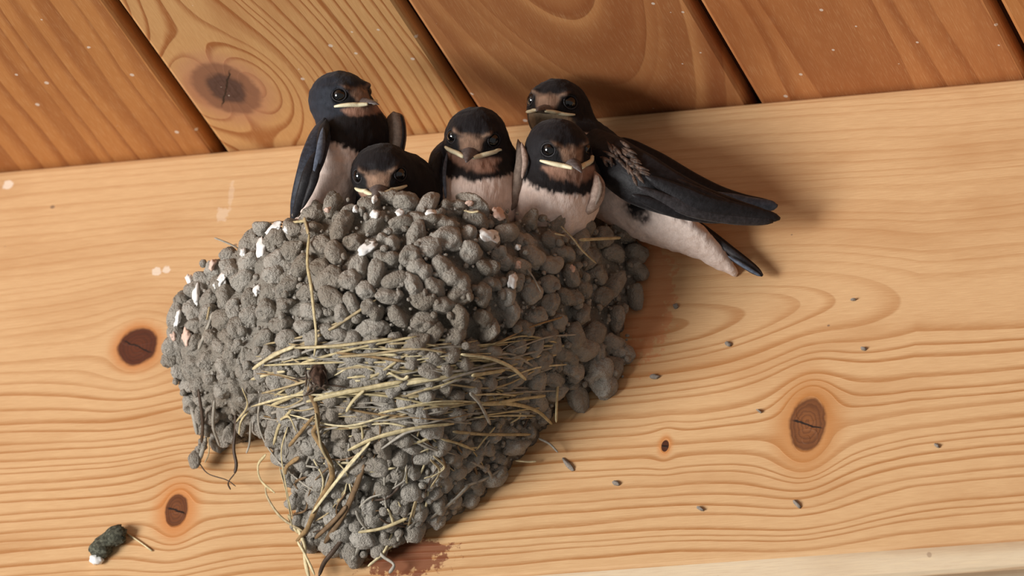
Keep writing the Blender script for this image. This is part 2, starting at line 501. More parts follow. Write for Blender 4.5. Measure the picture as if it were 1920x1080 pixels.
OUT = np.array([(318, 640), (335, 590), (356, 535), (375, 510), (420, 470), (480, 428), (540, 408), (600, 388), (660, 375), (720, 370), (800, 368), (880, 382), (940, 395),
                (1000, 408), (1060, 414), (1120, 418), (1185, 430), (1205, 470), (1203, 525), (1190, 560), (1172, 600), (1175, 660), (1166, 712), (1130, 733), (1085, 735), (1045, 730),
                (1024, 780), (1005, 820), (960, 860), (925, 895), (885, 935), (840, 970), (800, 985), (750, 1005), (700, 1035), (640, 1046), (590, 1036), (562, 1010), (545, 950),
                (530, 900), (515, 850), (497, 815), (470, 808), (435, 825), (400, 832), (380, 795), (352, 745), (335, 710), (318, 680)], float)
DEP = np.array([(1195, 447, 3), (1150, 430, 15), (1100, 422, 27), (1040, 415, 39), (950, 397, 53), (880, 380, 61), (800, 368, 67), (700, 370, 70), (620, 385, 69), (540, 405, 62),
                (480, 427, 54), (420, 468, 44), (375, 515, 35), (335, 590, 28), (316, 650, 23), (325, 700, 18), (345, 750, 12), (385, 800, 6), (430, 830, 3.5), (470, 812, 6),
                (700, 480, 75), (680, 560, 73), (700, 650, 63), (720, 760, 48), (720, 860, 33), (700, 960, 16), (640, 1042, 3), (565, 1012, 3), (850, 955, 3), (950, 872, 3), (1015, 795, 4),
                (1085, 735, 3), (1165, 700, 2), (1172, 600, 2.5), (1205, 520, 2.5), (1000, 500, 46), (1000, 600, 38), (1000, 700, 23), (1100, 500, 26), (1100, 600, 17), (1100, 680, 11), (900, 480, 63),
                (900, 600, 55), (900, 700, 42), (900, 800, 23), (500, 500, 60), (450, 600, 49), (420, 700, 35), (400, 770, 16), (500, 700, 50), (560, 620, 66), (560, 800, 38), (560, 900, 20),
                (800, 480, 72), (800, 600, 65), (810, 700, 54), (810, 800, 38), (810, 900, 20), (620, 700, 58), (640, 850, 34), (620, 950, 16), (480, 780, 22), (520, 850, 20)], float)
def _phi(r2):
    r = np.sqrt(r2 + 1.0)
    return r
_pts = DEP[:, :2] / 100.0
_A = _phi(((_pts[:, None] - _pts[None]) ** 2).sum(-1)) + np.eye(len(_pts)) * -0.02
_w = np.linalg.solve(np.block([[_A, np.ones((len(_pts), 1))], [np.ones((1, len(_pts))), np.zeros((1, 1))]]), np.append(DEP[:, 2], 0))
def depth(px, py):
    q = np.stack([np.asarray(px, float), np.asarray(py, float)], -1) / 100.0
    d2 = ((q[..., None, :] - _pts) ** 2).sum(-1)
    return np.clip(_phi(d2) @ _w[:-1] + _w[-1], 1.2, 80)
def inside(px, py, poly=OUT):
    px = np.asarray(px, float); py = np.asarray(py, float)
    c = np.zeros(px.shape, bool); n = len(poly); j = n - 1
    for i in range(n):
        xi, yi = poly[i]; xj, yj = poly[j]
        cond = ((yi > py) != (yj > py)) & (px < (xj - xi) * (py - yi) / (yj - yi + 1e-12) + xi)
        c ^= cond; j = i
    return c
def surf(px, py, lift=0.0):
    """point and outward normal of the nest wall"""
    d = float(depth(px, py)); q = at(px, py, d)
    e = 6.0
    qx = at(px + e, py, float(depth(px + e, py))) - at(px - e, py, float(depth(px - e, py)))
    qy = at(px, py + e, float(depth(px, py + e))) - at(px, py - e, float(depth(px, py - e)))
    n = nrm(np.cross(qy, qx))
    if n @ fw > 0: n = -n
    return q + n * lift, n

nest_org = at(700, 1040, 0.0)
nest = empty('mud_nest', nest_org)
tag(nest, 'grey cup nest of mud pellets and dry grass stuck to the beam', 'nest')

# sides of the cup that run back to the beam, and its floor
side_pts = [(356, 545), (335, 600), (322, 650), (335, 700), (362, 745), (395, 790)]
V = []; F = []
for k, (px, py) in enumerate(side_pts):
    q, nn = surf(px + 12, py)
    V += [q, np.array([q[0] + 3, -0.1, q[2]])]
for k in range(len(side_pts) - 1):
    F.append((2 * k, 2 * k + 1, 2 * k + 3, 2 * k + 2))
nV = len(V); V += [v + np.array([4, 0, 0]) for v in V]
F += [tuple(i + nV for i in f[::-1]) for f in F]
build('cup_side', V, F, mat_core, nest)
fl_c = at(840, 470, 26)
ang = np.linspace(0, 2 * math.pi, 40, endpoint=False)
V = []
for zz, sc in ((-14, 0.4), (-10, 0.8), (-6, 1.0)):
    for a in ang:
        V.append((fl_c[0] + 44 * sc * math.cos(a) - 2, -31 + 27 * sc * math.sin(a), fl_c[2] - 14 + zz))
F = [tuple(range(39, -1, -1))]
for s_ in range(2):
    for k in range(40):
        k2 = (k + 1) % 40; F.append((s_ * 40 + k, s_ * 40 + k2, (s_ + 1) * 40 + k2, (s_ + 1) * 40 + k))
F.append(tuple(range(80, 120)))
V = np.array(V); V[:, 2] += 1.0 * vnoise(V, 0.2, 9)
build('nest_floor', V, F, mat_core, nest)
V = ICO3[0] * np.array([16, 2.2, 7]) * (1 + .15 * vnoise(ICO3[0], 2, 4))[:, None] + at(1128, 428, 2.4); V[:, 1] = np.minimum(V[:, 1], -.05)
build('cavity_shade_mud', V, ICO3[1], mat_core, nest)  # added patch behind the rim: the cavity's shade put into dark mud colour

# pellets: a few shapes, each with lumps and a drawn-out end
SHAPES = []
def pellet_mesh(k):
    rg = np.random.default_rng(100 + k)
    V, F = ICO4; V = V.copy(); U = V.copy()
    n3 = np.abs(vnoise(U, 5.0, 90 + k)); n4 = vnoise(U, 9.0, 95 + k)
    V *= 1 + 0.22 * vnoise(U, 1.2, 50 + k)[:, None] + 0.10 * vnoise(U, 2.3, 70 + k)[:, None] + (0.07 if k % 2 else 0.03) * n3[:, None] + (0.04 if k % 2 else 0.02) * n4[:, None]
    if k % 3 == 0:      # teardrop
        V[:, 0] *= 1 - 0.28 * V[:, 2]; V[:, 1] *= 1 - 0.2 * V[:, 2]
    if k % 4 == 1:      # two lumps fused
        V[:, 2] *= 1 - 0.25 * np.exp(-(V[:, 0] / 0.3) ** 2)
        V[:, 1] *= 1 - 0.22 * np.exp(-(V[:, 0] / 0.3) ** 2)
    if k % 5 == 2:      # shallow dent of the beak
        V[:, 1] -= 0.35 * np.exp(-((V[:, 0] - .2) ** 2 + (V[:, 2] - .3) ** 2) / 0.12) * (V[:, 1] > 0)
    SHAPES.append(V)
    return mesh_data('mud_pellet', V, F, mat_mud)
PM = [pellet_mesh(k) for k in range(18)]

def poisson():
    pts = []
    cell = 20; grid = {}
    tries = RNG.uniform([305, 366], [1210, 1050], size=(26000, 2))
    for x, y in tries:
        if not inside(x, y): continue
        r = (29.0 if y < 640 else 26.5) * (0.8 if x < 470 else 1.0)
        sx = 0.78 if (y < 640) else 0.9     # pellets are wider than tall up here
        key = (int(x // cell), int(y // cell)); good = True
        for a in range(-2, 3):
            for b in range(-2, 3):
                for (qx, qy) in grid.get((key[0] + a, key[1] + b), ()):
                    if ((qx - x) * sx) ** 2 + ((qy - y) * 1.08) ** 2 < r * r: good = False; break
                if not good: break
            if not good: break
        if good:
            pts.append((x, y)); grid.setdefault(key, []).append((x, y))
    return pts
pel = poisson()
# the outline is beaded too
def straw_zone(x, y):
    return 480 < x < 1010 and 630 < y < 800 
big = []; small = []
for (x, y) in pel:
    (small if (straw_zone(x, y) and random.random() < 0.3) or y > 830 and random.random() < 0.35 else big).append((x, y))
random.shuffle(big)
big.sort(key=lambda q: 0 if q[1] < 650 else 1)
if len(big) > 296: small += big[296:]; big = big[:296]
def put_pellet(x, y, s, lift=0.0, mi=None, parent=nest):
    q, n = surf(x, y)
    dn = nrm(np.array([0, 0, -1.0]) - n * (-n[2])); sd = np.cross(dn, n)
    o = bpy.data.objects.new('mud_pellet', PM[random.randrange(len(PM)) if mi is None else mi]); COL.objects.link(o)
    a = random.gauss(0, 0.45) + (0.25 if x > 900 else -0.1)
    A = math.cos(a) * sd + math.sin(a) * dn; B = np.cross(n, A)
    # x: along the row, y: out of the wall, z: up
    wv, hv, tv = s * random.uniform(1.0, 1.45), s * random.uniform(0.76, 1.0), s * random.uniform(0.8, 1.1)
    if random.random() < 0.22: wv, hv = hv * 0.9, wv
    q = q + n * lift
    q = np.array([q[0], min(q[1], -max(1.2, 0.5 * s)), q[2]])
    tilt = 0.35 * dn
    nn = nrm(n + tilt)
    R = np.column_stack([A * wv, nn * tv, -np.cross(A, nn) * hv])
    mw = Matrix([[R[i, 0], R[i, 1], R[i, 2], (q[i] - nest_org[i]) * S] for i in range(3)] + [[0, 0, 0, 1]])
    o.parent = nest; o.matrix_local = mw
    ORG[o.name] = q
    return o, q, n
for (x, y) in big:
    s = random.uniform(3.0, 3.9)
    if x < 480 and y > 620: s *= 0.82
    if x > 1050: s *= 1.06
    put_pellet(x, y, s, random.uniform(-0.9, 0.5))
# hand-placed: the pellets that hang clear of the cup on the beam
for (x, y, s, mi) in ((1082, 748, 4.6, 0), (1076, 706, 2.9, 3), (920, 897, 3.8, 6), (1125, 700, 4.4, 2)):
    o, q, n = put_pellet(x, y, s, 0, mi)

def blob_batch(pts, smin, smax, mat, name, seed, sub=ICO2, squash=1.0, lift=0.4):
    rg = np.random.default_rng(seed); VV = []; FF = []; off = 0
    for (x, y) in pts:
        q, n = surf(x, y, lift * rg.uniform(-1.5, 1.5))
        s = rg.uniform(smin, smax)
        V = (SHAPES[rg.integers(18)][:642] if len(sub[0]) == 642 else sub[0]) * s * rg.uniform(0.75, 1.3, 3)
        V = V * (1 + 0.15 * vnoise(sub[0] + off, 1.9, seed))[:, None]
        V = V + q; V[:, 1] = np.minimum(V[:, 1], -0.2)
        VV.append(V); FF += [tuple(i + off for i in f) for f in sub[1]]; off += len(V)
    o = build(name, np.vstack(VV), FF, mat, nest)
    o['kind'] = 'stuff'
    return o
blob_batch(small, 2.6, 3.6, mat_mud, 'small_mud_lumps', 5, ICO3)
cr = []
while len(cr) < 900:
    x, y = RNG.uniform([310, 372], [1205, 1045])
    if inside(x, y) and (RNG.random() < 0.45 or y > 640): cr.append((x, y))
blob_batch(cr, 0.6, 1.5, mat_mud, 'mud_crumbs', 6, ICO2, lift=1.6)

# inner shell of the cup
st = 5.0
gx = np.arange(300, 1224, st); gy = np.arange(360, 1064, st)
GX, GY = np.meshgrid(gx, gy, indexing='ij')
ok = inside(GX, GY)
# keep a margin so the pellets make the outline
for ddx, ddy in ((10, 0), (-10, 0), (0, 12), (0, -12)):
    ok &= inside(GX + ddx, GY + ddy)
D = depth(GX, GY)
BU = np.zeros(GX.shape)
for (x, y) in pel:
    i0, i1 = np.searchsorted(gx, (x - 45, x + 45)); j0, j1 = np.searchsorted(gy, (y - 40, y + 40))
    sl_ = (slice(i0, i1), slice(j0, j1))
    BU[sl_] = np.maximum(BU[sl_], np.exp(-((GX[sl_] - x) / 21) ** 2 - ((GY[sl_] - y) / 16) ** 2))
outer = at_arr(GX, GY, np.maximum(D - 3.2 + 1.3 * sstep(620, 700, GY) + 3.9 * BU + 0.6 * vnoise(np.stack([GX, GY, 0 * GX], -1), 0.045, 3) + 0.5 * vnoise(np.stack([GX, GY, 0 * GX], -1), 0.11, 4), 0.6))
inner = outer.copy(); inner[..., 1] = np.minimum(outer[..., 1] + 9.0, -0.1)
idx = -np.ones(GX.shape, int); cells = ok[:-1, :-1] & ok[1:, :-1] & ok[1:, 1:] & ok[:-1, 1:]
used = np.zeros(GX.shape, bool)
used[:-1, :-1] |= cells; used[1:, :-1] |= cells; used[1:, 1:] |= cells; used[:-1, 1:] |= cells
idx[used] = np.arange(used.sum()); nv = int(used.sum())
V = np.vstack([outer[used], inner[used]]); F = []
edge_count = {}
for i, j in np.argwhere(cells):
    q = (idx[i, j], idx[i + 1, j], idx[i + 1, j + 1], idx[i, j + 1])
    F.append(q[::1]); F.append(tuple(k + nv for k in q[::-1]))
    for a, b in zip(q, q[1:] + q[:1]):
        edge_count[(a, b)] = edge_count.get((a, b), 0) + 1
for (a, b) in list(edge_count):
    if (b, a) not in edge_count: F.append((b, a, a + nv, b + nv))
build('cup_wall', V, F, mat_mud, nest)
ICO1 = ico(1)
blob_batch([q_ for q_ in zip(RNG.uniform(315, 1200, 2200), RNG.uniform(375, 1040, 2200)) if inside(*map(np.array, q_))], 0.3, 0.75, mat_mud, 'mud_grains', 8, ICO1, lift=0.8)
# white droppings on the pellets of the rim
def splash(px, py, w, h, mat=mat_white, lift=2.6, k=0, ang=0.0):
    q, n = surf(px, py, lift)
    V, F = ICO3; V = V.copy()
    V *= 1 + 0.45 * vnoise(V, 1.5, 200 + k)[:, None] + 0.3 * vnoise(V, 3.4, 230 + k)[:, None]
    dn = nrm(np.array([0, 0, -1.0]) + n * n[2]); sd = np.cross(dn, n)
    A = math.cos(ang) * sd + math.sin(ang) * dn; B = np.cross(n, A)
    P = q + np.outer(V[:, 0] * w / 12, A) + np.outer(V[:, 1] * 0.9, n) + np.outer(V[:, 2] * h / 12, B)
    o = build('white_dropping', P, F, mat, nest)
    if mat is mat_pink: o['label'] = 'pinkish dried dropping'
for k, (x, y, w, h, m, a) in enumerate(((524, 436, 28, 20, 0, 0.2), (548, 438, 9, 12, 0, 0), (500, 468, 18, 34, 0, .15), (429, 527, 24, 20, 0, .4), (468, 480, 11, 13, 0, 0), (380, 556, 13, 34, 0, .1),
                                   (367, 530, 12, 24, 0, .3), (346, 598, 14, 30, 0, -.3), (336, 630, 9, 16, 1, 0), (361, 632, 18, 26, 1, 0), (693, 474, 30, 20, 0, .5), (706, 412, 12, 14, 0, 0), (672, 402, 8, 12, 0, 0),
                                   (808, 412, 16, 16, 0, .2), (912, 450, 28, 24, 0, .3), (928, 408, 18, 26, 1, .2), (494, 548, 14, 16, 0, 0), (952, 528, 16, 24, 0, 0), (752, 410, 12, 14, 0, 0), (706, 386, 9, 16, 0, 0),
                                   (1062, 506, 9, 13, 1, 0), (962, 470, 8, 8, 0, 0), (410, 500, 18, 12, 1, .6), (418, 538, 10, 10, 0, 0), (585, 438, 10, 10, 0, 0), (622, 402, 10, 8, 1, 0), (962, 500, 8, 12, 1, 0), (876, 392, 10, 6, 1, 0))):
    splash(x, y, w * 1.25, h * 1.2, mat_pink if m else mat_white, 2.4, k, a)

# ---- grass
straws = [plain('straw_%d' % i, srgb(*c), 0.55, 0.35, 0.22, 500.0) for i, c in enumerate(((222, 206, 164), (204, 186, 142), (182, 162, 124), (170, 162, 148), (158, 128, 88), (122, 96, 68), (84, 66, 52)))]
def straw(pts, r, mi, lift=2.6, flat=0.45, n=18, name='straw', taper=True):
    P = []
    for p_ in pts:
        px, py = p_[0], p_[1]
        if len(p_) > 2: P.append(at(px, py, p_[2]))
        else: P.append(surf(px, py, lift)[0])
    P = catmull(P, n)
    P[:, 1] = np.minimum(P[:, 1], -0.5 * r)
    t = np.linspace(0, 1, n)
    R = r * (np.clip(np.minimum(t, 1 - t) * 8 + 0.45, 0, 1) if taper else np.ones(n))
    R = R * (1 + 0.2 * vnoise(P, 0.25, 4))
    nn = surf(pts[0][0], pts[0][1])[1] + np.array([0.3 * random.gauss(0, 1), 0, 0.4 * random.gauss(0, 1)])
    V, F = tube(P, R, 6, flat, nn)
    return build(name, V, F, straws[mi], nest)
# long stalk down the front and the knot it ends in
straw([(592, 448), (589, 500), (596, 545), (600, 590), (602, 630), (597, 662)], 0.55, 1, 3.2, 0.6, 30)
straw([(584, 420), (592, 450)], 0.6, 2, 3.6)
q, n_ = surf(605, 690, 4.0)
V = ICO3[0] * (1 + 0.35 * vnoise(ICO3[0], 2.2, 77))[:, None] * np.array([2.4, 2.4, 4.2])
build('root_tuft', V + q, ICO3[1], plain('dark_root', srgb(92, 70, 58), 0.9, 0.2, 0.4, 900), nest)
for k in range(14):
    x0, y0 = 605 + random.gauss(0, 8), 690 + random.gauss(0, 12)
    straw([(x0, y0), (x0 + random.gauss(0, 10), y0 + random.uniform(5, 16)), (x0 + random.gauss(2, 16), y0 + random.uniform(14, 32))], 0.3, 6, 4.6, 0.8, 8, 'rootlet')
straw([(594, 700), (592, 725), (604, 755), (606, 785), (600, 800), (612, 822), (626, 850), (632, 876), (628, 895), (610, 930), (596, 965), (588, 985), (570, 1008)], 0.85, 4, 3.6, 0.5, 44, 'root_strand')
straw([(604, 762), (610, 800), (616, 830), (634, 862)], 0.6, 2, 4.2, 0.6, 20)
# hand-traced stems
HAND = [
 ([(492, 684), (530, 662), (568, 645)], 1.05, 0), ([(483, 704), (520, 694), (545, 690)], .8, 0), ([(568, 648), (640, 640), (740, 628)], .7, 1),
 ([(588, 742), (640, 728), (700, 717), (760, 706)], 1.1, 1), ([(620, 736), (700, 722), (800, 705), (880, 690)], .9, 0), ([(520, 752), (560, 735), (600, 718)], .8, 1),
 ([(855, 658), (905, 664), (945, 680), (972, 702)], .95, 0), ([(872, 694), (900, 690), (932, 684)], 1.0, 1), ([(885, 745), (940, 744), (990, 758), (1022, 786)], 1.0, 1),
 ([(868, 724), (880, 736), (890, 752), (905, 784)], .8, 3), ([(920, 742), (960, 736), (1008, 730)], .8, 1), ([(890, 770), (960, 760), (1000, 756)], .7, 1), ([(840, 800), (900, 806), (985, 808)], .8, 2),
 ([(660, 832), (710, 810), (780, 790), (840, 782)], 1.0, 1), ([(600, 950), (640, 890), (680, 840), (702, 815)], .9, 0), ([(700, 815), (660, 862), (620, 915), (596, 952)], .55, 0),
 ([(500, 735), (496, 765), (500, 795), (514, 830), (540, 866), (580, 900), (606, 915)], .75, 3), ([(515, 850), (500, 872), (505, 900), (530, 920)], .7, 1),
 ([(512, 905), (516, 930), (540, 965), (580, 990)], .6, 2), ([(560, 790), (550, 840), (556, 900), (566, 960)], .5, 1), ([(545, 870), (556, 920), (564, 980)], .5, 0),
 ([(620, 1010), (650, 960), (668, 920), (690, 860)], 1.3, 5), ([(605, 1000), (640, 962), (660, 935)], 1.1, 5), ([(680, 985), (720, 975), (760, 955)], .7, 1), ([(760, 955), (780, 948), (790, 962)], .6, 3),
 ([(800, 880), (822, 862), (804, 840)], .45, 0), ([(790, 884), (812, 876), (824, 862)], .45, 0), ([(800, 848), (815, 870), (800, 900)], .5, 2), ([(762, 975), (776, 925), (770, 960)], .5, 2),
 ([(800, 962), (840, 930), (870, 900)], .9, 3), ([(560, 760), (540, 790), (530, 830)], .7, 1), ([(470, 715), (478, 745), (455, 775)], .6, 1), ([(640, 660), (700, 655), (780, 648), (830, 655)], .6, 2),
 ([(540, 780), (560, 770), (575, 800)], .6, 1), ([(700, 700), (720, 690), (748, 672)], .6, 1), ([(735, 690), (760, 702), (770, 696)], .7, 0), ([(600, 770), (580, 800), (560, 830)], .8, 4),
 ([(655, 760), (668, 740), (690, 720)], .9, 1), ([(720, 830), (760, 800), (790, 790)], .6, 3), ([(580, 845), (560, 865), (556, 880)], .9, 4), ([(640, 792), (610, 800), (600, 830)], .5, 3)]
for pts, r, mi in HAND:
    straw(pts, r * 0.72, mi, random.uniform(2.6, 4.4), 0.5, 18)
# the mat of horizontal stems
for k in range(165):
    x = random.uniform(480, 960); y = random.uniform(640, 800)
    L = random.uniform(60, 210) * (0.7 if x > 850 else 1)
    sl = random.gauss(-0.10, 0.16); cv = random.gauss(0, 9)
    pts = [(x, y), (x + L * .5, y + sl * L * .5 + cv), (x + L, y + sl * L)]
    if not all(inside(np.array(a), np.array(b)) for a, b in pts): continue
    straw(pts, random.uniform(0.2, 0.5), random.choice((0, 0, 1, 1, 2, 2, 3, 3, 3, 4)), random.uniform(0.4, 3.6), 0.6, 12)
# short fibres lower down
for k in range(110):
    x = random.uniform(520, 960); y = random.uniform(780, 1010)
    a = random.uniform(-1.2, 2.2); L = random.uniform(25, 90)
    pts = [(x, y), (x + L * .5 * math.cos(a) + random.gauss(0, 6), y + L * .5 * math.sin(a) + random.gauss(0, 6)), (x + L * math.cos(a), y + L * math.sin(a))]
    if not all(inside(np.array(a_), np.array(b_)) for a_, b_ in pts): continue
    straw(pts, random.uniform(0.22, 0.5), random.choice((0, 1, 2, 3, 3, 5, 6)), random.uniform(0.8, 2.8), 0.7, 10, 'rootlet')
# strands that hang free
FREE = [
 ([(440, 770, 20), (442, 800, 17), (438, 840, 13), (443, 870, 11), (440, 888, 10)], .62, 6), ([(440, 888, 10), (428, 905, 9), (432, 918, 9)], .25, 6), ([(386, 820, 8), (378, 850, 7), (372, 862, 6)], .9, 3),
 ([(372, 866, 6), (390, 888, 5), (425, 900, 5), (442, 912, 5)], .22, 6), ([(388, 800, 9), (392, 845, 8), (384, 868, 7)], .25, 2),
 ([(556, 985, 8), (570, 1020, 7), (572, 1050, 6), (580, 1085, 6)], .75, 0), ([(558, 1015, 8), (572, 1040, 7), (590, 1078, 7)], .5, 0), ([(540, 965, 8), (552, 990, 8), (560, 1000, 7)], .5, 1),
 ([(650, 1000, 10), (628, 1030, 9), (608, 1055, 8), (598, 1080, 8)], .7, 6), ([(680, 990, 12), (676, 1020, 8), (660, 1050, 6)], .6, 3), ([(705, 1010, 8), (715, 1040, 6), (738, 1058, 5), (730, 1075, 4)], .6, 3),
 ([(735, 1000, 9), (720, 1035, 6), (690, 1062, 4)], .45, 0), ([(742, 985, 9), (738, 1020, 6), (716, 1036, 4)], .35, 1), ([(742, 950, 12), (748, 990, 9), (746, 1015, 7)], .7, 3), ([(780, 975, 8), (772, 1000, 6), (764, 1018, 5)], .4, 3),
 ([(1046, 708, 14), (1044, 750, 13), (1043, 792, 12)], .5, 1), ([(1010, 822, 5), (1030, 832, 4), (1046, 848, 3)], .35, 3), ([(966, 864, 4), (990, 866, 3), (1006, 865, 2)], .35, 0),
 ([(402, 446, 46), (425, 455, 46), (446, 465, 45)], .35, 3), ([(478, 425, 55), (480, 445, 56), (482, 490, 60)], .25, 6), ([(478, 422, 54), (520, 416, 62), (545, 418, 66)], .3, 5), ([(545, 417, 66), (575, 414, 70)], .5, 1),
 ([(1052, 424, 42), (1075, 448, 40), (1092, 470, 37), (1118, 494, 32)], .42, 2), ([(1086, 450, 36), (1125, 448, 30), (1163, 446, 22)], .6, 1), ([(1040, 438, 45), (1060, 442, 43)], .4, 2),
 ([(985, 500, 50), (1000, 520, 49), (1015, 548, 46)], .35, 3), ([(400, 585, 42), (385, 625, 38), (372, 655, 34)], .7, 3), ([(393, 575, 42), (388, 600, 41)], .5, 2), ([(336, 720, 17), (360, 770, 12), (370, 815, 9)], .8, 3),
 ([(372, 730, 28), (380, 790, 20), (378, 830, 12)], .6, 6), ([(402, 750, 28), (400, 800, 20), (412, 835, 12)], .5, 3), ([(466, 770, 28), (452, 790, 24), (448, 815, 20)], .4, 1), ([(470, 790, 26), (468, 830, 18), (462, 850, 14)], .4, 3),
 ([(870, 395, 64), (885, 398, 65), (898, 396, 65)], .4, 0)]
for pts, r, mi in FREE:
    straw(pts, r, mi, 2.5, 0.75, 20, 'hanging_fibre')
# curled clumps of mud on the left fringe
for (x, y, d_, s) in ((365, 862, 6, 2.1), (372, 848, 6, 1.5), (380, 834, 7, 1.6), (420, 820, 9, 2.6), (412, 800, 13, 2.4), (384, 806, 10, 1.9), (376, 778, 14, 2.2), (398, 778, 18, 2.6), (432, 812, 12, 2.4), (455, 800, 16, 2.2)):
    V = ICO3[0] * (1 + 0.3 * vnoise(ICO3[0] + x, 1.8, 3))[:, None] * s * np.array([1, 1, 1.35])
    build('mud_clod', V + at(x, y, d_), ICO3[1], mat_mud, nest)

# ------------------------------------------------------------------ swallows
def feather_material():
    m, nt, p = new_mat('plumage', 0.7, 0.18)
    a = nt.nodes.new('ShaderNodeAttribute'); a.attribute_name = 'plumage'
    geo = nt.nodes.new('ShaderNodeNewGeometry')
    n1 = noise(nt, geo.outputs['Position'], 900.0, 3.0, 0.7)
    mp = nt.nodes.new('ShaderNodeMapping'); mp.inputs['Scale'].default_value = (1600, 1600, 260)
    nt.links.new(geo.outputs['Position'], mp.inputs[0])
    n2 = noise(nt, mp.outputs[0], 1.0, 2.0, 0.6)
    c = mixc(nt, ((n1 + n2) * 0.5).step(0.3, 0.7) * 0.35, a.outputs['Color'], mixc(nt, 1.0, a.outputs['Color'], (0.55, 0.52, 0.52, 1), 'MULTIPLY'))
    nt.links.new(c, p.inputs['Base Color'])
    p.inputs['Sheen Weight'].default_value = 0.06
    p.inputs['Sheen Roughness'].default_value = 0.5
    bump(nt, p, n2 * 0.7 + n1 * 0.4, 0.5, 0.0005)
    return m
mat_fea = feather_material()
def flat_mat(name, col, rough, spec=0.5):
    m, nt, p = new_mat(name, rough, spec); p.inputs['Base Color'].default_value = col
    return m
mat_eye = flat_mat('eye_black', srgb(9, 8, 9), 0.06, 0.9)
mat_lid = plain('eye_ring', srgb(50, 47, 49), 0.6, 0.3, 0.15)
mat_beak = plain('horn_beak', srgb(104, 94, 92), 0.38, 0.5, 0.25, 900)
mat_gape = plain('pale_gape', srgb(236, 226, 190), 0.42, 0.5, 0.06)
def wing_material(name, col, edge):
    m, nt, p = new_mat(name, 0.55, 0.25)
    geo = nt.nodes.new('ShaderNodeNewGeometry')
    n1 = noise(nt, geo.outputs['Position'], 700.0, 3.0, 0.7)
    c = mixc(nt, n1.step(0.3, 0.75), col, edge)
    nt.links.new(c, p.inputs['Base Color'])
    bump(nt, p, n1, 0.4, 0.0004)
    p.inputs['Sheen Weight'].default_value = 0.04
    return m
mat_wing = wing_material('wing_dark', srgb(20, 18, 20), srgb(36, 34, 37))
mat_quill = wing_material('wing_quill', srgb(36, 33, 34), srgb(58, 54, 56))
mat_blue = wing_material('wing_blue', srgb(30, 33, 41), srgb(54, 60, 72))
mat_pale = wing_material('wing_lining', srgb(150, 128, 116), srgb(188, 166, 152))
mat_grey = wing_material('wing_tip_grey', srgb(70, 78, 92), srgb(98, 108, 124))
mat_dusk = wing_material('wing_dusky', srgb(112, 98, 88), srgb(142, 126, 114))

DARK = np.array(srgb(24, 23, 27)[:3]); BLUE = np.array(srgb(38, 42, 51)[:3]); BROWN = np.array(srgb(26, 22, 23)[:3])
RUST = np.array(srgb(152, 117, 99)[:3]); BUFF = np.array(srgb(156, 124, 102)[:3]); WHITE = np.array(srgb(232, 212, 200)[:3])
BLACK = np.array(srgb(14, 13, 15)[:3])

def ell(P, c, Rm, rad):
    q = (P - c) @ Rm.T
    rad = np.asarray(rad, float)
    k0 = np.sqrt(((q / rad) ** 2).sum(-1)); k1 = np.sqrt(((q / rad ** 2) ** 2).sum(-1)) + 1e-9
    return k0 * (k0 - 1) / k1
def smin(a, b, k):
    h = np.clip(0.5 + 0.5 * (b - a) / k, 0, 1)
    return b * (1 - h) + a * h - k * h * (1 - h)

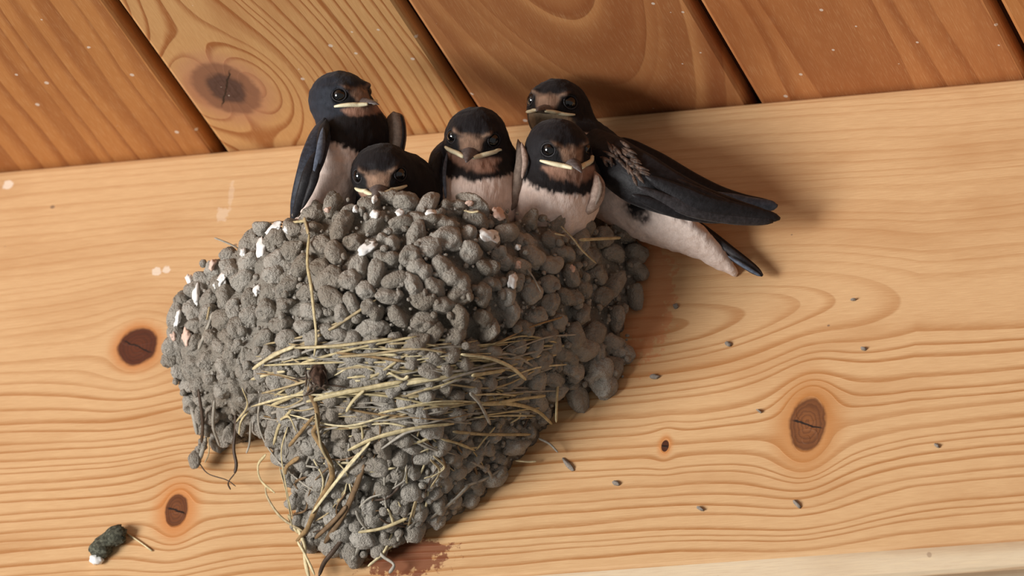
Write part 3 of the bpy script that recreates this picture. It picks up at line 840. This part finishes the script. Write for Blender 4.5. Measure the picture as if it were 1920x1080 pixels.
def swallow(spec, label):
    hp = at(*spec['head']); HF = frame(cdir(*spec['fwd']), cdir(*spec.get('up', (0, 1, 0.15))))
    k = spec.get('scale', 1.0)
    H = lambda x, y, z: hp + k * (x * HF[0] + y * HF[1] + z * HF[2])
    BF = frame(cdir(*spec['breast']), cdir(*spec['axis']))        # breast normal, left, up the spine
    bodies = [(at(*c), r) for c, r in spec['body']]
    base = bodies[-1][0] + np.array([0, 0, -max(bodies[-1][1]) * 0.8])
    root = empty('swallow_chick', base)
    tag(root, label, 'bird', 'swallow chicks in the nest')
    def sdf(P):
        d = ell(P, H(-0.5, 0, 0.6), HF, np.array([10.6, 9.7, 9.2]) * k)
        d = smin(d, ell(P, H(4.6, 0, -1.4), HF, np.array([6.2, 6.8, 5.0]) * k), 1.6)
        d = smin(d, ell(P, H(2.2, 0, -4.6), HF, np.array([7.4, 7.6, 5.2]) * k), 1.8)
        for s in (-1, 1):       # brow over the eye
            d = smin(d, ell(P, H(5.4, 5.0 * s, 3.3), HF, np.array([4.2, 2.4, 1.6]) * k), 1.6)
        b = None
        for c, r in bodies:
            e = ell(P, c, BF, np.array(r))
            b = e if b is None else smin(b, e, 6.0)
        d = smin(d, b, spec.get('neck', 3.5))
        for s in (-1, 1):       # eye socket
            d = -smin(-d, np.linalg.norm(P - H(6.9, 6.6 * s, 1.3), axis=-1) - 2.3 * k, 0.5)
        return d
    pts = np.array([hp] + [c for c, r in bodies]); rr = [14] + [max(r) + 2 for c, r in bodies]
    lo = np.min([p_ - r for p_, r in zip(pts, rr)], 0); hi = np.max([p_ + r for p_, r in zip(pts, rr)], 0)
    h = 0.5
    ax = [np.arange(lo[i], hi[i] + h, h) for i in range(3)]
    G = np.stack(np.meshgrid(*ax, indexing='ij'), -1)
    Fv = sdf(G)
    # ruffled feathers
    nr = np.abs(Fv) < 1.6
    Fv[nr] += 0.22 * vnoise(G[nr], 0.55, 8) + 0.14 * vnoise(G[nr] * np.array([1, 1, .5]), 1.5, 9)
    V, Fq = surface_nets(Fv, lo, h)
    # plumage pattern in head and body coordinates
    q = ((V - hp) @ HF.T) / k; bq = (V - spec_c(spec, bodies)) @ BF.T
    n1 = vnoise(V, 0.9, 20); n2 = vnoise(V * np.array([2.2, 2.2, 0.8]), 0.8, 21); n3 = vnoise(V, 0.25, 22)
    x, y, z = q.T; ay = np.abs(y)
    f, l, u = bq.T
    bl = spec['belly']         # front limit, band height, band width
    white = sstep(bl[0] - 1.5, bl[0] + 1.5, f + 1.2 * n1)
    col = DARK[None] * (1 - white[:, None]) + (WHITE * (1 + 0.08 * n3[:, None])) * white[:, None]
    edge = bl[1] + 0.8 * n2 + 0.5 * n1 + 0.9 * n3 + bl[2] * (l / 10.0) ** 2
    band = sstep(-0.9, 0.8, u - edge)
    col = col * (1 - band[:, None]) + BROWN * band[:, None]
    hd = sstep(1.25, 1.05, np.sqrt((x / 12.5) ** 2 + (y / 10.5) ** 2 + ((z + 1) / 10.5) ** 2))
    hc = BLUE * spec.get('blue', 0.6) + BROWN * (1 - spec.get('blue', 0.6))
    cap = hc[None] * (1 + 0.25 * n1[:, None])
    col = col * (1 - hd[:, None]) + cap * hd[:, None]
    # throat and chin
    ex, ey, ez = x - 1.0, y, z + 1.5
    el_ = np.degrees(np.arctan2(ez, np.hypot(ex, ey))); az_ = np.degrees(np.arctan2(np.abs(ey), ex))
    rr_ = np.sqrt(ex ** 2 + ey ** 2 + ez ** 2)
    tl = spec.get('throat', 52.0)
    te = (az_ / 56.0) ** 2 + (np.maximum(0, -el_ - 6) / (tl - 2)) ** 2 + 0.22 * n3 + 0.14 * n2 + 0.1 * n1
    thr = sstep(-5, -11, el_ + 0.06 * az_) * sstep(1.18, 0.72, te) * sstep(17.5, 15.5, rr_)
    col = col * (1 - thr[:, None]) + (spec.get('thcol', RUST) * (1 + 0.14 * n2[:, None] + 0.35 * (sstep(-26, -10, el_)[:, None] - 0.3))) * thr[:, None]
    # buff forehead running back over each eye
    fo = sstep(6.0, 8.2, x + 0.5 * n1) * sstep(3.9, 1.5, z + 0.7 * n1 + 0.10 * ay) * sstep(4.6, 2.9, ay - 0.25 * z + 0.4 * n2) * sstep(-2.6, -1.4, z)
    brow = np.exp(-((z - 1.2 - 0.42 * ay - 0.3 * n1) / 0.65) ** 2) * sstep(6.6, 5.6, ay) * sstep(2.0, 3.2, ay) * sstep(4.0, 6.0, x)
    fo = np.maximum(fo, 0.75 * brow)
    col = col * (1 - 0.85 * fo[:, None]) + (BUFF * (1 + 0.3 * n2[:, None])) * 0.85 * fo[:, None]
    # black lores
    lo_ = np.exp(-((ay - 5.0) / 2.4) ** 2 - ((z + 0.4) / 1.9) ** 2) * sstep(3.0, 5.0, x)
    lo_ = np.clip(lo_ * 1.8, 0, 1) * (1 - 0.8 * fo)
    col = col * (1 - lo_[:, None]) + BLACK * lo_[:, None]
    for s, wt in spec.get('patch', ()):     # dark spots between belly and undertail
        pc = at(*s); m_ = np.exp(-(((V - pc) / wt[0]) ** 2).sum(1)); m_ = np.clip(m_ * 1.5 * (1 + 0.7 * n1 + 0.5 * n2), 0, 1)
        col = col * (1 - m_[:, None]) + np.array(wt[1]) * m_[:, None]
    body = build('body', V, Fq, mat_fea, root, colors=np.clip(col, 0.002, 1))
    # eyes
    for s in (-1, 1):
        c = H(6.1, 5.7 * s, 1.3); r = 2.35 * k
        eye = build('eye', ICO3[0] * r + c, ICO3[1], mat_eye, root)
        on = nrm(0.68 * HF[0] + 0.74 * s * HF[1] + 0.05 * HF[2])
        t1 = nrm(np.cross(on, HF[2])); t2 = np.cross(on, t1)
        P = np.array([c + on * r * 0.55 + 0.90 * r * (math.cos(a) * t1 * 1.08 + math.sin(a) * t2) for a in np.linspace(0, 2 * math.pi, 29)])
        Vt, Ft = tube(P, 0.26 * k, 6)
        build('eye_ring', Vt, Ft, mat_lid, eye)
    # beak: two mandibles and the pale gape
    def mand(top):
        Vb = []; n, m = 12, 10
        for i in range(n):
            t = i / (n - 1)
            xx = 8.2 + 9.2 * t
            w = 3.6 * (1 - t) ** 0.9 + 0.22; hh = (2.1 if top else 1.2) * (1 - t) ** 0.8 + 0.25
            zc = -2.3 - (0.6 * t + 1.5 * t ** 3 if top else 0.5 * t + 0.5 * t * t)
            for j in range(m):
                a = math.pi * j / (m - 1)
                zz = zc + (hh * math.sin(a) if top else -hh * math.sin(a)) - 0.5 * abs(math.cos(a)) * (1 - t) * (1 if top else 0.2)
                Vb.append(H(xx - (0 if top else 1.0 * t), w * math.cos(a), zz))
        Fb = []
        for i in range(n - 1):
            for j in range(m):
                j2 = (j + 1) % m
                Fb.append((i * m + j, i * m + j2, (i + 1) * m + j2, (i + 1) * m + j))
        Fb.append(tuple(range(m))); Fb.append(tuple(range((n - 1) * m, n * m)))
        return np.array(Vb), Fb
    up_ = mand(True); lw_ = mand(False)
    bk_ = build('upper_beak', *up_, mat_beak, root)
    build('lower_beak', *lw_, mat_gape if spec.get('pale_low') else mat_beak, root)
    for s in (-1, 1):
        P = catmull([H(14.0, 1.5 * s, -3.4), H(12.8, 2.4 * s, -3.2), H(11.2, 3.6 * s, -3.0), H(9.0, 5.2 * s, -2.9), H(7.0, 6.6 * s, -2.7), H(5.4, 7.6 * s, -2.5)], 22)
        for it in range(4):     # the hind half lies on the cheek
            d0 = sdf(P); g = np.stack([(sdf(P + np.eye(3)[a] * 0.1) - d0) / 0.1 for a in range(3)], -1)
            g /= np.linalg.norm(g, axis=1)[:, None] + 1e-9
            mv = np.where(np.arange(22) > 9, d0 - 0.25, np.minimum(d0 - 0.25, 0))
            P = P - g * mv[:, None]
        t = np.linspace(0, 1, 22)
        Vt, Ft = tube(P, (0.36 + 0.62 * np.sin(math.pi * np.clip(t * 0.85 + 0.12, 0, 1)) ** 0.8) * k * spec.get('gape', 1.0), 8, 0.8, HF[2])
        build('gape_flange', Vt, Ft, mat_gape, root)
        nb = [H(11.0, 1.1 * s, 0.05)]
    for wname, wmat, C, Wd, wid, thk, feathers in spec.get('wings', ()):
        Cp = [at(*c) for c in C]
        Vw, Fw = blade(Cp, cdir(*Wd), -fw, wid, thk, camber=0.12)
        wg = build(wname, Vw, Fw, wmat, root)
        for fmat, FC, fwid, fth in feathers:
            Vf, Ff = blade([at(*c) for c in FC], cdir(*Wd), -fw, fwid, fth, n=24, sides=8, camber=0.1)
            build('feather', Vf, Ff, fmat, wg)
    return root
def spec_c(spec, bodies):
    return at(*spec['bc'])

# A: tall chick on the left of the rim, looking right
swallow(dict(scale=0.95, head=(638, 189, 62), fwd=(0.68, 0.15, 0.70), up=(-0.05, 1, 0.1), breast=(0.25, 0.0, 1), axis=(0.33, 1, 0.1), bc=(655, 280, 62), blue=0.95,
             body=[((668, 242, 57), (9.5, 10.0, 9)), ((650, 285, 58), (11, 11.4, 14)), ((620, 350, 58), (11, 9.8, 15)), ((597, 400, 55), (9, 7.6, 12))],
             belly=(-2.5, -1.0, 1.8), throat=20.0,
             wings=[('wing', mat_blue, [(610, 222, 66), (598, 262, 73), (580, 315, 75), (562, 365, 72), (549, 410, 66)], (1, 0.3, 0), [1.5, 3.4, 3.9, 3.2, 2.3, 1.3], [1.2, 2.2, 2.0, 1.4, 1.0, .4],
                     [(mat_wing, [(592, 285, 77), (572, 345, 76), (551, 410, 68)], [1.0, 2.0, 1.7, .9], [.5, .5, .4, .3]), (mat_grey, [(606, 240, 75), (600, 285, 78), (588, 330, 77.5)], [.6, 1.3, 1.2, .5], [.6, .6, .5, .3]),
                      (mat_wing, [(598, 300, 78), (586, 345, 76.5), (566, 392, 72)], [.7, 1.4, 1.1, .4], [.5, .5, .4, .3]), (mat_wing, [(612, 226, 70), (606, 250, 75), (596, 290, 77.5)], [.8, 1.8, 1.6, .5], [.8, .8, .6, .3])]),
                    ('wing', mat_dusk, [(738, 212, 57), (744, 240, 56), (744, 275, 55), (738, 310, 54)], (1, 0, 0), [2.7, 2.9, 2.9, 2.4, 1.5], [1.5, 2.4, 2.4, 1.6, 1],
                     [(mat_wing, [(752, 216, 57), (756, 250, 56), (750, 300, 55)], [.5, .7, .7, .5], [.6, .8, .7, .3])])]),
        'tall swallow chick with blue-black head and bare pale breast, perched highest of the front row')
# B: low chick peering over the rim
swallow(dict(head=(717, 329, 63), fwd=(-0.12, -0.20, 1), up=(-0.06, 1, 0.1), breast=(-0.1, -0.1, 1), axis=(-0.2, 1, 0), bc=(735, 400, 58), blue=0.1,
             body=[((747, 362, 54), (10, 11.0, 11)), ((772, 348, 51), (9, 7, 9)), ((740, 400, 51), (10, 12, 11))], belly=(2, -20, 0), throat=40.0, gape=0.9,
             wings=[('wing', mat_wing, [(782, 316, 53), (798, 345, 54), (806, 385, 54)], (1, 0, 0), [1.2, 2.4, 2.4, 1.4], [1.2, 1.8, 1.8, 1], [(mat_dusk, [(788, 322, 56), (798, 346, 57), (802, 375, 57)], [.3, .8, .4], [.4, .4, .3])])]),
        'low swallow chick sunk in the nest with only its dark head above the rim')
# C: middle chick facing us
swallow(dict(head=(892, 260, 46), fwd=(-0.15, -0.20, 1), up=(0.08, 1, 0.12), breast=(-0.05, 0.0, 1), axis=(0.0, 1, 0.0), bc=(893, 338, 46), blue=0.1,
             body=[((897, 308, 40), (9, 12.8, 9.5)), ((897, 350, 40), (12.5, 13.0, 12)), ((900, 392, 40), (12.5, 12, 11))], belly=(-0.5, 0.0, 1.9), throat=19.0,
             wings=[('wing', mat_blue, [(838, 264, 44), (824, 300, 50), (820, 345, 50), (830, 392, 48)], (1, 0, 0), [1.4, 3.2, 3.3, 2.8, 1.8], [1.5, 2.2, 2.2, 1.6, 1],
                     [(mat_wing, [(826, 285, 53), (815, 330, 53), (820, 385, 51)], [.9, 1.8, 1.6, .8], [.5, .6, .5, .3]), (mat_grey, [(838, 288, 53), (833, 325, 54), (836, 372, 53)], [.3, .6, .6, .4], [.5, .6, .5, .3])]),
                    ('wing', mat_dusk, [(972, 265, 42), (979, 300, 44), (972, 345, 44), (958, 394, 43)], (1, 0, 0), [.8, 1.9, 2.2, 2.0, 1.4], [1.2, 1.8, 1.8, 1.4, .8],
                     [(mat_pale, [(978, 268, 45), (985, 300, 47), (979, 335, 46)], [.4, 1.0, .9, .4], [.5, .6, .5, .3])])]),
        'middle swallow chick staring straight at us, clean white breast below a black bib')
# E: chick behind, tail stretched out over the beam
TUFT = wing_material('flank_tuft', srgb(38, 31, 28), srgb(108, 86, 72))
TUFTS = []
for k in range(34):
    x0, y0 = random.choice(((1146, 272), (1160, 285), (1176, 300), (1186, 315), (1130, 292), (1168, 280)))
    x0 += random.gauss(0, 7); y0 += random.gauss(0, 6); a_ = random.gauss(0.75, 0.3); L_ = random.uniform(18, 38)
    TUFTS.append((TUFT, [(x0, y0, 35.2), (x0 + .5 * L_ * math.cos(a_), y0 + .5 * L_ * math.sin(a_), 36.4), (x0 + L_ * math.cos(a_), y0 + L_ * math.sin(a_), 35.8)], [.2, .55, .6, .2], [.2, .3, .3, .15]))
swallow(dict(head=(1045, 206, 25), fwd=(-0.34, 0.20, 0.93), up=(0.05, 1, 0.1), breast=(-0.1, -0.45, 1), axis=(-0.62, 0.72, 0.1), bc=(1120, 320, 22), blue=0.05, gape=0.8,
             body=[((1064, 248, 18), (8.0, 9.5, 9)), ((1105, 300, 18), (10.5, 11.5, 14)), ((1140, 342, 17), (10, 11.0, 14)), ((1188, 388, 14), (7.5, 7.8, 12)), ((1236, 416, 12), (5.5, 6.2, 9)),
                   ((1275, 436, 10.5), (3.8, 4.8, 9)), ((1312, 456, 9.5), (2.6, 3.0, 11)), ((1340, 470, 8.6), (1.5, 1.5, 10))],
             belly=(-2.0, 12, 0), throat=60.0, thcol=np.array(srgb(140, 120, 96)[:3]), neck=4,
             patch=[((1203, 411, 20), (2.2, srgb(96, 82, 77)[:3])), ((1198, 400, 21), (2.5, srgb(56, 49, 47)[:3])), ((1190, 388, 22), (3.2, srgb(30, 27, 28)[:3]))],
             wings=[('wing', mat_wing, [(1085, 238, 24), (1130, 285, 32), (1200, 335, 32), (1290, 375, 26), (1385, 398, 17), (1462, 410, 11)], (-0.4, 1, 0), [3.0, 7.2, 8.4, 6.2, 3.6, 1.8], [1.5, 2.6, 2.6, 1.8, 1.0, .6],
                     [(mat_wing, [(1210, 330, 36), (1310, 378, 28), (1400, 397, 19), (1463, 410, 12)], [1.2, 3.2, 2.6, 2.0, 1.6], [.6, .6, .5, .4]),
                      (mat_quill, [(1195, 350, 36), (1290, 390, 28), (1375, 408, 20), (1450, 416, 13)], [1.0, 2.6, 2.2, 1.2], [.5, .6, .5, .3]),
                      (mat_wing, [(1185, 365, 36), (1260, 393, 29), (1330, 407, 22), (1390, 412, 17)], [1.0, 2.3, 2.0, .8], [.5, .6, .5, .3]),
                      (mat_quill, [(1170, 300, 36), (1250, 338, 31), (1330, 370, 25), (1390, 390, 19)], [1.0, 2.2, 1.9, .8], [.5, .6, .5, .3]),
                      ] + TUFTS),
                    ('wing', mat_wing, [(1150, 262, 12), (1230, 310, 11), (1320, 358, 8), (1390, 376, 6), (1458, 386, 4.5)], (-0.4, 1, 0), [3.0, 4.4, 3.8, 2.2, 1.6], [1.2, 1.6, 1.2, .8, .5],
                     [(mat_grey, [(1330, 362, 10), (1400, 380, 8), (1457, 387, 6)], [.8, 2.0, 2.0, 1.6], [.5, .6, .6, .4])]),
                    ('tail', mat_wing, [(1235, 405, 12), (1300, 430, 8.5), (1370, 474, 6), (1430, 517, 4)], (0.5, 1, 0), [2.5, 3.2, 2.0, 1.4], [1.2, 1.0, .7, .4],
                     [(mat_quill, [(1290, 412, 12), (1350, 456, 9), (1400, 494, 6.5), (1430, 517, 5)], [.6, 1.1, 1.1, .8], [.4, .4, .4, .3]),
                      (mat_grey, [(1365, 480, 9), (1395, 499, 8), (1427, 518, 5.5)], [.3, .6, .6, .4], [.3, .3, .3, .3])])]),
        'swallow chick behind the others, its long dark wings and tail stretched out along the beam')
# D: right-hand chick of the front row
swallow(dict(head=(1046, 282, 40), fwd=(0.42, -0.16, 0.88), up=(0.02, 1, 0.12), breast=(0.2, -0.05, 1), axis=(0.10, 1, 0.0), bc=(1046, 362, 38), blue=0.12,
             body=[((1048, 322, 35), (9, 11.6, 9.5)), ((1050, 362, 34), (12, 12.8, 12)), ((1030, 400, 33), (11, 11.5, 10))], belly=(-3.0, -0.2, 2.0), throat=24.0,
             wings=[('wing', mat_pale, [(1114, 322, 36), (1121, 350, 37), (1113, 380, 36), (1092, 402, 35)], (1, 0.2, 0), [1.0, 2.2, 2.5, 2.0, 1.2], [1.0, 1.6, 1.6, 1.2, .8],
                     [(mat_dusk, [(1122, 330, 38), (1127, 355, 39), (1117, 384, 38)], [.3, .7, .7, .4], [.5, .6, .5, .3])]),
                    ('wing', mat_wing, [(990, 275, 33), (978, 320, 36), (972, 360, 36), (965, 402, 36)], (1, 0.2, 0), [1.2, 2.6, 2.6, 2.0, 1.2], [1.2, 1.8, 1.8, 1.4, .8], [])]),
        'swallow chick with rusty throat turned three quarters, tucked below the rearmost chick')

# ------------------------------------------------------------------ small things on the beam
mat_fleck = plain('dry_fleck', srgb(150, 140, 130), 0.9, 0.2, 0.2, 900)
def lump(px, py, L, w, ang, k, t=0.9):
    V = ICO3[0] * (1 + 0.3 * vnoise(ICO3[0], 1.8, 300 + k))[:, None]
    c = at(px, py, 0.0)
    A = np.array([math.cos(ang), 0, math.sin(ang)]); B = np.array([-math.sin(ang), 0, math.cos(ang)])
    P = c + np.outer(V[:, 0] * L / 12, A) + np.outer(V[:, 2] * w / 12, B) + np.outer(V[:, 1], [0, t, 0])
    P[:, 1] = np.minimum(P[:, 1] - 0.35 * t, -0.02)
    return P
FL = [((1066, 872), 34, 9, -0.85, 'long mud crumb stuck to the beam below the lone hanging pellet'),
      ((1156, 907), 16, 9, -0.4, 'small mud crumb on the beam, lower down from the long crumb'),
      ((1228, 707), 20, 10, -0.1, 'oval mud fleck on pale grain above the pinhead knot'),
      ((1495, 946), 22, 8, -0.9, 'slanting mud fleck on the beam under the large knot'),
      ((1314, 955), 16, 6, -0.5, 'thin mud fleck low on the beam between pinhead knot and large knot'),
      ((1268, 575), 11, 10, 0.2, 'round mud fleck inside the arched grain beside the nest'),
      ((1366, 646), 14, 9, -0.5, 'mud fleck below the arched grain rings'),
      ((1600, 563), 11, 4, 0.0, 'tiny dark mud sliver on the beam beside the outermost arched ring'),
      ((1757, 836), 12, 6, -0.7, 'mud fleck far out on the beam beyond the large knot'),
      ((1424, 772), 12, 4, -0.6, 'mud sliver on the beam just before the large knot'),
      ((1182, 672), 10, 14, 0.2, 'small mud fleck close against the edge of the nest'),
      ((1620, 655), 12, 6, -0.2, 'grey mud fleck above and beyond the large knot')]
for k, ((x, y), L, w, a, lab) in enumerate(FL):
    o = build('mud_fleck', lump(x, y, L, w, a, k), ICO3[1], mat_fleck, None)
    tag(o, lab, 'mud fleck', 'mud flecks on the beam')
# dropping at the lower left: dark curl with a white end
mat_drop = plain('dark_dropping', srgb(104, 104, 90), 0.95, 0.15, 0.42, 1100)
drop = empty('bird_dropping', at(203, 1023, 0)); tag(drop, 'dark crumbly bird dropping with a white tip stuck low on the beam', 'dropping')
P = catmull([at(184, 1044, 2), at(190, 1024, 2.6), at(208, 1008, 2.8), at(234, 998, 2)], 20)
V, F = tube(P, 3.3 + 0.5 * np.sin(np.linspace(0, 9, 20)) - 1.2 * np.abs(np.linspace(-1, 1, 20)) ** 4, 16, 0.8)
V += 0.9 * vnoise(V, 1.1, 5)[:, None] * np.array([1, .6, 1]); V[:, 1] = np.minimum(V[:, 1], -.05)
build('dropping_body', V, F, mat_drop, drop)
rg = np.random.default_rng(4)
V = ICO3[0] * np.array([2.2, 1.6, 1.7]) * (1 + .3 * vnoise(ICO3[0], 2, 4))[:, None] + at(181, 1049, 1.6); V[:, 1] = np.minimum(V[:, 1], -.05)
build('white_tip', V, ICO3[1], mat_white, drop)
V, F = tube(catmull([at(238, 1000, .6), at(262, 1016, .5), at(285, 1033, .5)], 10), .28, 5)
build('bristle', V, F, straws[0], drop)
